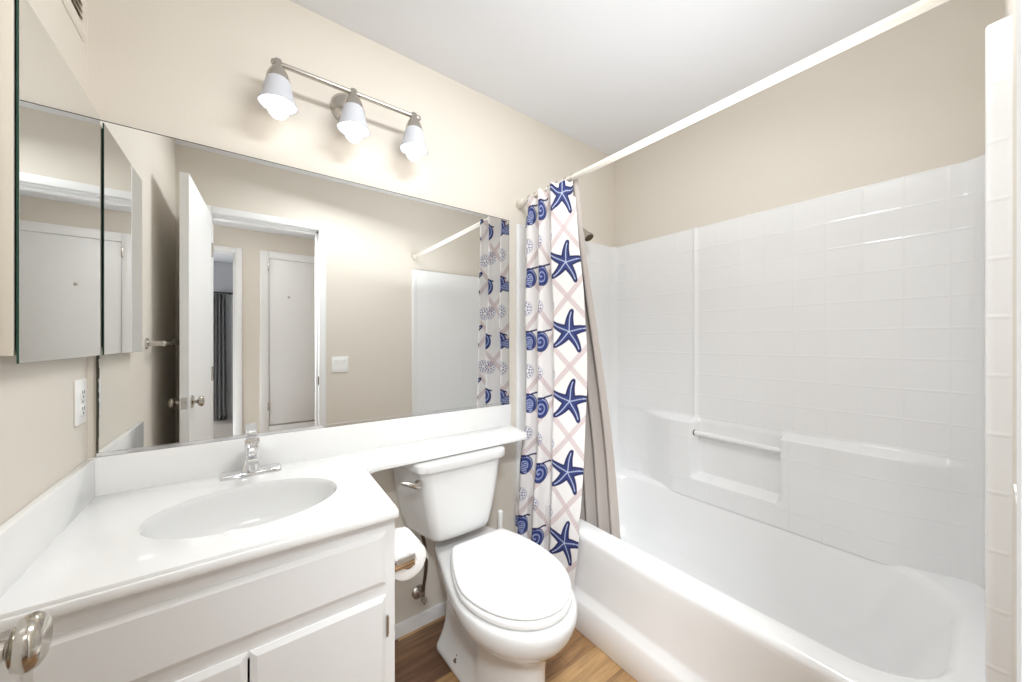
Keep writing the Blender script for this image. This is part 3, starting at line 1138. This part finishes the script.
rings = [
    tub_ring(TX0 + 0.003, TX1 + 0.006, BY_0, BY_1, 0.004, 0.0),
    tub_ring(TX0 + 0.000, TX1 + 0.006, BY_0, BY_1, 0.004, 0.004),
    tub_ring(TX0 + 0.000, TX1 + 0.006, BY_0, BY_1, 0.004, 0.118),
    tub_ring(TX0 + 0.004, TX1 + 0.006, BY_0, BY_1, 0.004, 0.132),
    tub_ring(TX0 + 0.018, TX1 + 0.006, BY_0, BY_1, 0.004, 0.158),
    tub_ring(TX0 + 0.020, TX1 + 0.006, BY_0, BY_1, 0.004, 0.175),
    tub_ring(TX0 + 0.012, TX1 + 0.006, BY_0, BY_1, 0.004, 0.30),
    tub_ring(TX0 + 0.004, TX1 + 0.006, BY_0, BY_1, 0.004, 0.385),
    tub_ring(TX0 + 0.003, TX1 + 0.006, BY_0, BY_1, 0.004, 0.402),
    tub_ring(TX0 + 0.0055, TX1 + 0.006, BY_0, BY_1, 0.004, 0.414),
    tub_ring(TX0 + 0.013, TX1 + 0.005, BY_0 + 0.001, BY_1 - 0.001, 0.005, 0.423),
    tub_ring(TX0 + 0.024, TX1 + 0.004, BY_0 + 0.002, BY_1 - 0.002, 0.006, TZ),
    tub_ring(1.222, 1.894, 0.045, 1.425, 0.19, TZ),
    tub_ring(1.228, 1.890, 0.05, 1.42, 0.19, TZ - 0.002),
    tub_ring(1.236, 1.878, 0.058, 1.412, 0.19, TZ - 0.010),
    tub_ring(1.240, 1.872, 0.066, 1.406, 0.19, TZ - 0.022),
    tub_ring(1.262, 1.848, 0.15, 1.385, 0.19, 0.22),
    tub_ring(1.285, 1.82, 0.22, 1.37, 0.19, 0.12),
    tub_ring(1.315, 1.79, 0.28, 1.34, 0.18, 0.085),
    tub_ring(1.36, 1.745, 0.34, 1.29, 0.15, 0.075),
]
tub.loft(rings, True, True)
to = tub.build('bathtub', M['acrylic'], None, 40)
tag(to, 'white fibreglass bathtub with a plain stepped apron', 'bathtub')

# ------------------------------------------------------------------ shower surround: one moulded U shaped wall
XI = TX1                          # inner face on the long wall
YI0, YI1 = 0.012, 1.462
RC = 0.045
ZT = 1.829


def line(p, q, step):
    n_ = max(1, int(round(math.dist(p, q) / step)))
    return [(p[0] + (q[0] - p[0]) * k / n_, p[1] + (q[1] - p[1]) * k / n_) for k in range(n_)]


path = []
path += [(1.136, 1.4785), (1.136, 1.470)]
path += [(1.1365, 1.462), (1.140, 1.459), (1.158, 1.459), (1.164, YI1)]
path += line((1.166, YI1), (XI - RC, YI1), 0.02)
path += arc(XI - RC, YI1 - RC, RC, 90, 0, 8)
yline = line((XI, YI1 - RC - 0.008), (XI, YI0 + RC + 0.008), 0.0085)
path += yline
path += arc(XI - RC, YI0 + RC, RC, 0, -90, 8)
path += line((XI - RC - 0.01, YI0), (1.168, 0.004), 0.02)
path += [(1.166, 0.004), (1.160, 0.0065), (1.142, 0.0065), (1.138, 0.004), (1.1365, -0.004), (1.1365, -0.0295)]
P = [Vector((x, y)) for x, y in path]
N = []
for i in range(len(P)):
    a_ = P[max(0, i - 1)]
    c_ = P[min(len(P) - 1, i + 1)]
    t_ = (c_ - a_).normalized()
    N.append(Vector((t_.y, -t_.x)))          # inward: path runs back -> right -> near (clockwise)
s_acc = [0.0]
for i in range(1, len(P)):
    s_acc.append(s_acc[-1] + (P[i] - P[i - 1]).length)
zs = [TZ - 0.014]
z = TZ
while z < ZT - 0.004:
    zs.append(z)
    z += 0.0095
zs += [ZT - 0.004, ZT - 0.001, ZT]


def wall_d(p, z):
    """how far the moulding stands in front of the flat wall"""
    x, y = p
    if x < XI - 0.004:
        return 0.0
    d = 0.0
    # ledge block along the lower half
    run = smoothstep(1.27, 1.02, y) * smoothstep(0.02, 0.25, y)
    zt = 0.822
    bl = 0.066 * run * (1 - smoothstep(zt - 0.022, zt, z))
    # notch that holds the grab bar
    inn = smoothstep(0.548, 0.566, y) * (1 - smoothstep(0.925, 0.943, y)) * smoothstep(0.515, 0.540, z)
    bl *= 1 - 0.93 * inn
    d += bl
    # upright rib above the ledge and the slightly proud corner section
    if z > zt - 0.03:
        k = smoothstep(zt - 0.03, zt, z)
        d += k * 0.007 * max(0.0, 1 - abs(y - 0.948) / 0.012) ** 0.6 if abs(y - 0.948) < 0.012 else 0
        d += k * 0.0025 * smoothstep(0.940, 0.952, y)
    return d


V = []
UV = []
i_corner = len(path)
for j, z in enumerate(zs):
    for i, p in enumerate(P):
        d = wall_d(p, z)
        if j == len(zs) - 1:
            d -= 0.016
        elif j == len(zs) - 2:
            d -= 0.0015
        if i < 2 or i > len(P) - 2:
            d = 0.0
        q = p + N[i] * d
        V.append((q.x, q.y, z))
        # tile lines: along the long wall they fall on y = 0.085 + 0.1085 k
        uu = (p.y - 0.085) / 0.1085
        if abs(N[i].y) > 0.7:
            uu = (p.x - 1.275) / 0.1085
        UV.append((uu, (z - 1.603) / 0.1105 + 14.0))
nx = len(P)
F = []
for j in range(len(zs) - 1):
    for i in range(nx - 1):
        F.append((j * nx + i, (j + 1) * nx + i, (j + 1) * nx + i + 1, j * nx + i + 1))
me = bpy.data.meshes.new('surround_wall')
me.from_pydata(V, [], F)
uvl = me.uv_layers.new(name='UVMap')
li = np.empty(len(me.loops), dtype=np.int32)
me.loops.foreach_get('vertex_index', li)
uvl.data.foreach_set('uv', np.array(UV, dtype=np.float32)[li].ravel())
sur = thing('shower_surround', 'white moulded shower surround with square tile pattern around the tub', 'shower surround', (1.54, 0.73, TZ))
so = link_mesh('moulded_wall', me, M['tile'], sur, 50)
b = MB()
b.tube([(1.905, 0.950, 0.747), (1.905, 0.535, 0.743)], 0.0125, 18)
b.build('grab_bar', M['acrylic'], sur, 50)
b = MB()
b.cyl((1.905, 0.9375, 0.747), (1.905, 0.9335, 0.747), 0.0165, 0.0165, n=18)
b.build('bar_socket', M['bronze'], sur)

# ------------------------------------------------------------------ shower head
sh = thing('shower_fixture', 'small nickel shower head on the wall above the surround', 'shower head', (1.575, YB, 1.88))
b = MB()
b.lathe((1.575, YB - 0.0003, 1.89), (0, -1, 0), [(0, 0.028), (0.003, 0.027), (0.008, 0.014)], 24, True, True)
b.build('escutcheon', M['nickel'], sh)
b = MB()
b.tube([(1.575, YB - 0.004, 1.89), (1.575, YB - 0.035, 1.888), (1.577, YB - 0.06, 1.875), (1.580, YB - 0.082, 1.852)], 0.008, 14)
b.build('arm', M['nickel'], sh, 60)
b = MB()
hd_ax = Vector((0.02, -0.55, -0.83)).normalized()
h0 = Vector((1.580, YB - 0.080, 1.854))
b.lathe(h0, hd_ax, [(-0.006, 0.010), (0.006, 0.012), (0.014, 0.013), (0.022, 0.017), (0.040, 0.0275), (0.050, 0.029), (0.052, 0.027)], 28, True, True)
b.build('head', M['nickel'], sh, 50)
b = MB()
b.lathe(h0, hd_ax, [(0.0515, 0.0262), (0.0532, 0.0255), (0.0538, 0.001)], 24, False, True)
b.build('face', M['head_face'], sh, 50)

# ------------------------------------------------------------------ shower rod, curtain, rings, liner
RDX, RDZ = 1.160, 1.938
rod = thing('shower_rod', 'white tension shower rod spanning above the bathtub', 'curtain rod', (RDX, 0.72, RDZ))
b = MB()
b.cyl((RDX, YN + 0.012, RDZ), (RDX, YB - 0.012, RDZ), 0.0125, n=24)
b.build('tube', M['rod'], rod)
for y, sg in ((YB, -1), (YN, 1)):
    b = MB()
    b.lathe((RDX, y, RDZ), (0, sg, 0), [(0, 0.021), (0.003, 0.023), (0.038, 0.021), (0.046, 0.0185), (0.050, 0.0135)], 28, True, True)
    b.build('end_cap', M['rod'], rod, 50)

# plan of the gathered curtain: (x, y) through the folds, wall end first
plan_mid = [(1.150, 1.410), (1.138, 1.392), (1.108, 1.360), (1.116, 1.342), (1.146, 1.330), (1.150, 1.312), (1.112, 1.275), (1.088, 1.253), (1.098, 1.238), (1.136, 1.230), (1.144, 1.214), (1.112, 1.180), (1.092, 1.160), (1.104, 1.143), (1.135, 1.112), (1.165, 1.083), (1.184, 1.063), (1.190, 1.058)]


def resample(pts, n_):
    # Catmull-Rom through the points
    out = []
    m_ = len(pts)
    for i in range(m_ - 1):
        p0, p1, p2, p3 = [Vector(pts[max(0, min(m_ - 1, i + k))]) for k in (-1, 0, 1, 2)]
        for k in range(16):
            t_ = k / 16
            out.append(0.5 * ((2 * p1) + (p2 - p0) * t_ + (2 * p0 - 5 * p1 + 4 * p2 - p3) * t_ ** 2 + (3 * p1 - p0 - 3 * p2 + p3) * t_ ** 3))
    out.append(Vector(pts[-1]))
    L = [0.0]
    for i in range(1, len(out)):
        L.append(L[-1] + (out[i] - out[i - 1]).length)
    res = []
    j = 0
    for k in range(n_):
        d = L[-1] * k / (n_ - 1)
        while j < len(L) - 2 and L[j + 1] < d:
            j += 1
        f = (d - L[j]) / max(1e-9, L[j + 1] - L[j])
        res.append(out[j].lerp(out[j + 1], f))
    return res, L[-1]


NS, NZ = 330, 680
mid, LEN = resample(plan_mid, NS)
CZT, CZB = 1.920, 0.10
mid = np.array([tuple(p) for p in mid])
sarr = np.linspace(0, LEN, NS)
zarr = np.linspace(CZB, CZT, NZ)
zz, ss_ = np.meshgrid(zarr, sarr, indexing='ij')
f = (zz - CZB) / (CZT - CZB)                       # 0 bottom .. 1 top
mx = np.broadcast_to(mid[:, 0], zz.shape)
my = np.broadcast_to(mid[:, 1], zz.shape)
top = np.clip((f - 0.55) / 0.45, 0, 1)
top = top * top * (3 - 2 * top)
zk = [0.1, 0.36, 0.65, 1.0, 1.2, 1.45, 1.65, 1.93]
x_end = np.interp(zz, zk, [1.124, 1.126, 1.156, 1.185, 1.188, 1.182, 1.170, 1.150])
y_end = x_end / np.interp(zz, zk, [1.05, 1.086, 1.1156, 1.14, 1.14, 1.118, 1.092, 1.062])
y_wall = 1.410 * (1 - top) + 1.398 * top + 0.06 * np.clip((0.9 - zz) / 0.5, 0, 1)
y = y_wall + (my - 1.410) * (y_wall - y_end) / (1.410 - 1.058)
pan = np.clip((my * -1 + 1.170) / 0.03, 0, 1)
xa = 1.122 + (mx - 1.122) * (1 - 0.30 * top)
xp = 1.092 + (mx - 1.092) * (x_end - 1.092) / (1.190 - 1.092)
x = xa * (1 - pan) + xp * pan
bot = np.clip((0.42 - f) / 0.42, 0, 1)
x = x - 0.012 * bot * (1 - pan)
wob = 0.004 * np.sin(zz * 7 + ss_ * 14) + 0.003 * np.sin(zz * 17 + ss_ * 9)
x = x + wob * (1 - 0.6 * pan)
y = y + 0.5 * wob * pan
# the cloth stays outside the tub wall and beside the rod
lim = np.where(zz < 0.47, 1.130, np.where(zz < 0.62, 1.130 + (zz - 0.47) * 0.25, 1.2)) 
x = np.minimum(x, lim)
x = np.where(zz > 1.85, np.minimum(x, 1.144), x)
# sagging top hem between the hooks
zz2 = zz + np.where(f > 0.93, (f - 0.93) / 0.07 * 0.006 * np.sin(ss_ / LEN * 2 * PI * 7), 0)
co = np.stack([x, y, zz2], -1).reshape(-1, 3).astype(np.float32)


# the print, in cloth coordinates (s along the cloth, z up)
def lerp3(base, colr, a):
    return base * (1 - a[..., None]) + np.array(colr) * a[..., None]


def sm_(e0, e1, v):
    t_ = np.clip((v - e0) / (e1 - e0), 0, 1)
    return t_ * t_ * (3 - 2 * t_)


lin = lambda r, g, b_: np.array(srgb(r, g, b_)[:3])
WHITE, PINK, NAVY, BLUE, PALE = lin(230, 227, 226), lin(203, 186, 186), lin(24, 30, 82), lin(62, 78, 140), lin(190, 198, 222)
img = np.ones(zz.shape + (3,)) * WHITE
ROW = 0.302
# cloth positions of the columns: find s where the plan sits at a given place
def s_at(idx):
    return sarr[np.argmin((mid[:, 0] - plan_mid[idx][0]) ** 2 + (mid[:, 1] - plan_mid[idx][1]) ** 2)]

s_star = s_at(14) + 0.004
# pink lattice of ropes behind the motifs
for sg in (1, -1):
    q = (ss_ - s_star) / ROW * 1.15 + sg * (zz - 0.361 - ROW / 2) / ROW
    dist = np.abs(q - np.round(q)) * ROW * 0.72
    rope = 1 - sm_(0.010, 0.014, dist)
    tw = 0.72 + 0.28 * np.sin((ss_ * sg - zz) * 330)
    img = lerp3(img, PINK, rope * (0.55 + 0.35 * tw))


def local(s0, z0):
    u = ss_ - s0
    v = zz - z0
    k = np.round(v / ROW)
    return u, v - k * ROW, k


def star(s0, z0, R, rot):
    global img
    u, v, k = local(s0, z0)
    r = np.hypot(u, v) + 1e-6
    a = np.arctan2(u, v) + rot + 0.06 * np.sin(r * 40)
    m_ = (a + PI / 5) % (2 * PI / 5) - PI / 5
    px, py = r * np.cos(m_), r * np.sin(m_)
    wdt = np.where(px < 0.022, 0.022 + (0.022 - px) * 0.2, 0.0215 - 0.0135 * (px - 0.022) / (R - 0.022))
    end = np.sqrt(np.maximum(0, 1 - (np.maximum(0, px - (R - 0.012)) / 0.012) ** 2))
    dd = np.abs(py) - wdt * end
    body = 1 - sm_(-0.0005, 0.002, dd)
    body = np.where(px > R, 0, body)
    img = lerp3(img, NAVY, body)
    inner = (1 - sm_(-0.0085, -0.0055, dd)) * (px < R - 0.004)
    speck = 0.5 + 0.5 * np.sin(px * 420) * np.sin(py * 420)
    img = lerp3(img, BLUE, inner * (0.25 + 0.35 * speck))
    ln = (1 - sm_(0.0012, 0.0028, np.abs(py))) * (px < R * 0.86)
    img = lerp3(img, PALE, ln * 0.9)
    return body


def shell(s0, z0, R):
    global img
    u, v, k = local(s0, z0)
    r = np.hypot(u, v * 0.9)
    body = 1 - sm_(R - 0.002, R, r)
    img = lerp3(img, BLUE, body)
    th_ = np.arctan2(v, u)
    spi = np.abs(((r / R * 2.2 + th_ / (2 * PI)) % 1.0) - 0.5)
    img = lerp3(img, NAVY, body * (1 - sm_(0.06, 0.14, spi)))
    img = lerp3(img, PALE, body * (sm_(0.36, 0.46, spi)) * 0.8)
    ring_ = (1 - sm_(0.001, 0.003, np.abs(r - R + 0.002)))
    img = lerp3(img, NAVY, ring_)
    tail = (np.abs(v - R * 0.95 - 0.25 * u) < 0.004) & (u > -R * 1.1) & (u < R * 1.3)
    img = lerp3(img, NAVY, tail.astype(float))


def dollar(s0, z0, R):
    global img
    u, v, k = local(s0, z0)
    r = np.hypot(u, v)
    th_ = np.arctan2(v, u)
    ring_ = (1 - sm_(0.0012, 0.003, np.abs(r - R)))
    img = lerp3(img, BLUE, ring_ * 0.5)
    for rr, nn, sz in ((0.75, 11, 0.0052), (0.42, 6, 0.0058)):
        m_ = (th_ * nn / (2 * PI)) % 1.0 - 0.5
        dd = np.hypot(r - R * rr, m_ * 2 * PI / nn * r)
        img = lerp3(img, BLUE, (1 - sm_(sz - 0.002, sz, dd)) * 0.85)


def fish(s0, z0, L_):
    global img
    u, v, k = local(s0, z0)
    t_ = u / L_
    half = 0.30 * L_ * np.sqrt(np.maximum(0, 1 - (t_ / 0.62) ** 2))
    body = (np.abs(v) < half)
    tailm = (t_ > 0.45) & (t_ < 1.0) & (np.abs(v) < (t_ - 0.38) * 0.62 * L_)
    full = (body | tailm).astype(float)
    img = lerp3(img, BLUE, full)
    strp = 0.5 + 0.5 * np.sin(v * 700 + np.abs(t_) * 6)
    img = lerp3(img, PALE, full * sm_(0.55, 0.8, strp) * 0.8)
    edge = (np.abs(np.abs(v) - half) < 0.0022) & (np.abs(t_) < 0.61)
    img = lerp3(img, NAVY, edge.astype(float))
    eye = np.hypot(u + 0.38 * L_, v - 0.03 * L_)
    img = lerp3(img, NAVY, (1 - sm_(0.004, 0.006, eye)))


dollar(s_at(7) - 0.012, 0.325 + ROW / 2, 0.034)
dollar(s_at(12) - 0.030, 0.325 + ROW / 2, 0.034)
dollar(s_at(2) + 0.004, 0.325 + ROW / 2, 0.034)
shell(s_at(7) + 0.016, 0.318, 0.043)
shell(s_at(2) + 0.016, 0.322, 0.043)
fish(s_at(1) - 0.010, 0.30 + ROW * 0.02, 0.085)
star(s_star, 0.361, 0.100, -0.14)
img = np.clip(img, 0, 1)
me = bpy.data.meshes.new('shower_curtain')
idx = np.arange(NS * NZ).reshape(NZ, NS)
quads = np.stack([idx[:-1, :-1], idx[:-1, 1:], idx[1:, 1:], idx[1:, :-1]], -1).reshape(-1, 4)
me.vertices.add(len(co))
me.vertices.foreach_set('co', co.ravel())
me.loops.add(quads.size)
me.loops.foreach_set('vertex_index', quads.ravel().astype(np.int32))
me.polygons.add(len(quads))
me.polygons.foreach_set('loop_start', np.arange(0, quads.size, 4, dtype=np.int32))
me.update(calc_edges=True)
ca = me.attributes.new('print', 'FLOAT_COLOR', 'POINT')
ca.data.foreach_set('color', np.concatenate([img.reshape(-1, 3), np.ones((NS * NZ, 1))], 1).astype(np.float32).ravel())
cu = link_mesh('shower_curtain', me, M['print'], None, 180)
tag(cu, 'white shower curtain printed with navy starfish and shells, gathered outside the tub', 'shower curtain')

# curtain rings round the rod, one per fold
proto = None
for k, yy in enumerate((1.390, 1.345, 1.295, 1.245, 1.195, 1.140, 1.095)):
    if proto is None:
        b = MB()
        rr, tr_ = 0.0185, 0.0022
        rings = []
        for a in range(28):
            A = 2 * PI * a / 28
            c = Vector((rr * math.cos(A), 0, rr * math.sin(A)))
            rings.append([c + (Vector((math.cos(A), 0, math.sin(A))) * math.cos(B) + Vector((0, 1, 0)) * math.sin(B)) * tr_ for B in [2 * PI * q / 8 for q in range(8)]])
        rings.append(rings[0])
        b.loft(rings, False, False)
        bmesh.ops.remove_doubles(b.bm, verts=b.bm.verts[:], dist=1e-6)
        proto = b.build('curtain_ring', M['nickel'], None, 180)
        r = proto
        tag(r, 'small metal curtain ring holding the starfish curtain on the rod', 'curtain ring', 'rings of the shower curtain')
    else:
        r = proto.copy()
        COL.objects.link(r)
    r.location = (RDX, yy, RDZ - 0.004)
    r.rotation_euler = (0, 0, math.radians(random.uniform(-14, 14)))

# liner hanging inside the tub
rows = []
for j in range(41):
    z = 0.31 + (1.935 - 0.31) * j / 40
    f_ = 1 - j / 40
    g_ = smoothstep(0.0, 0.45, f_)
    row = []
    for k in range(121):
        s = k / 120
        ya, yb_ = 1.395 - 0.11 * f_, 1.083 - 0.128 * f_
        yy = ya + (yb_ - ya) * s
        xx = 1.176 + 0.096 * smoothstep(0, 0.8, f_) + (0.012 + 0.006 * f_) * math.sin(s * 2 * PI * 5 + 0.6 * f_) + 0.03 * s * f_
        row.append((xx, yy, z))
    rows.append(row)
b = MB()
b.loft(rows, False, False, False)
ln = b.build('shower_liner', M['liner'], None, 180)
tag(ln, 'plain taupe shower liner hanging inside the tub behind the printed curtain', 'shower liner')

# ------------------------------------------------------------------ towel bar and light switch (seen in the mirror)
tw = thing('towel_bar', 'metal towel bar on the left wall behind the open door', 'towel bar', (XL, 0.45, 1.215))
b = MB()
b.cyl((XL + 0.05, 0.05, 1.215), (XL + 0.05, 0.775, 1.215), 0.009, n=18)
b.build('bar', M['nickel'], tw)
for y_ in (0.06, 0.765):
    b = MB()
    b.lathe((XL, y_, 1.215), (1, 0, 0), [(0, 0.024), (0.006, 0.023), (0.010, 0.012), (0.045, 0.011), (0.058, 0.014), (0.062, 0.008)], 20, True, True)
    b.build('post', M['nickel'], tw)

sw = thing('light_switch', 'white double rocker light switch beside the door, seen in the mirror', 'light switch', (0.582, YN, 1.05))
b = MB()
b.box((0.525, YN, 0.990), (0.640, YN + 0.006, 1.108), 0.003)
b.build('plate', M['plastic'], sw)
for x_ in (0.559, 0.606):
    b = MB()
    b.loft([[(x_ + sx * 0.0165, YN + yy, 1.049 + z) for sx in (-1, 1) for (yy, z) in ([(0.004, -0.033), (0.0075, -0.033), (0.0055, 0), (0.0105, 0.033), (0.004, 0.033)] if sx < 0 else [])] ,
            [(x_ + 0.0165, YN + yy, 1.049 + z) for (yy, z) in [(0.004, -0.033), (0.0075, -0.033), (0.0055, 0), (0.0105, 0.033), (0.004, 0.033)]]])
    b.build('rocker', M['plastic'], sw, 20)
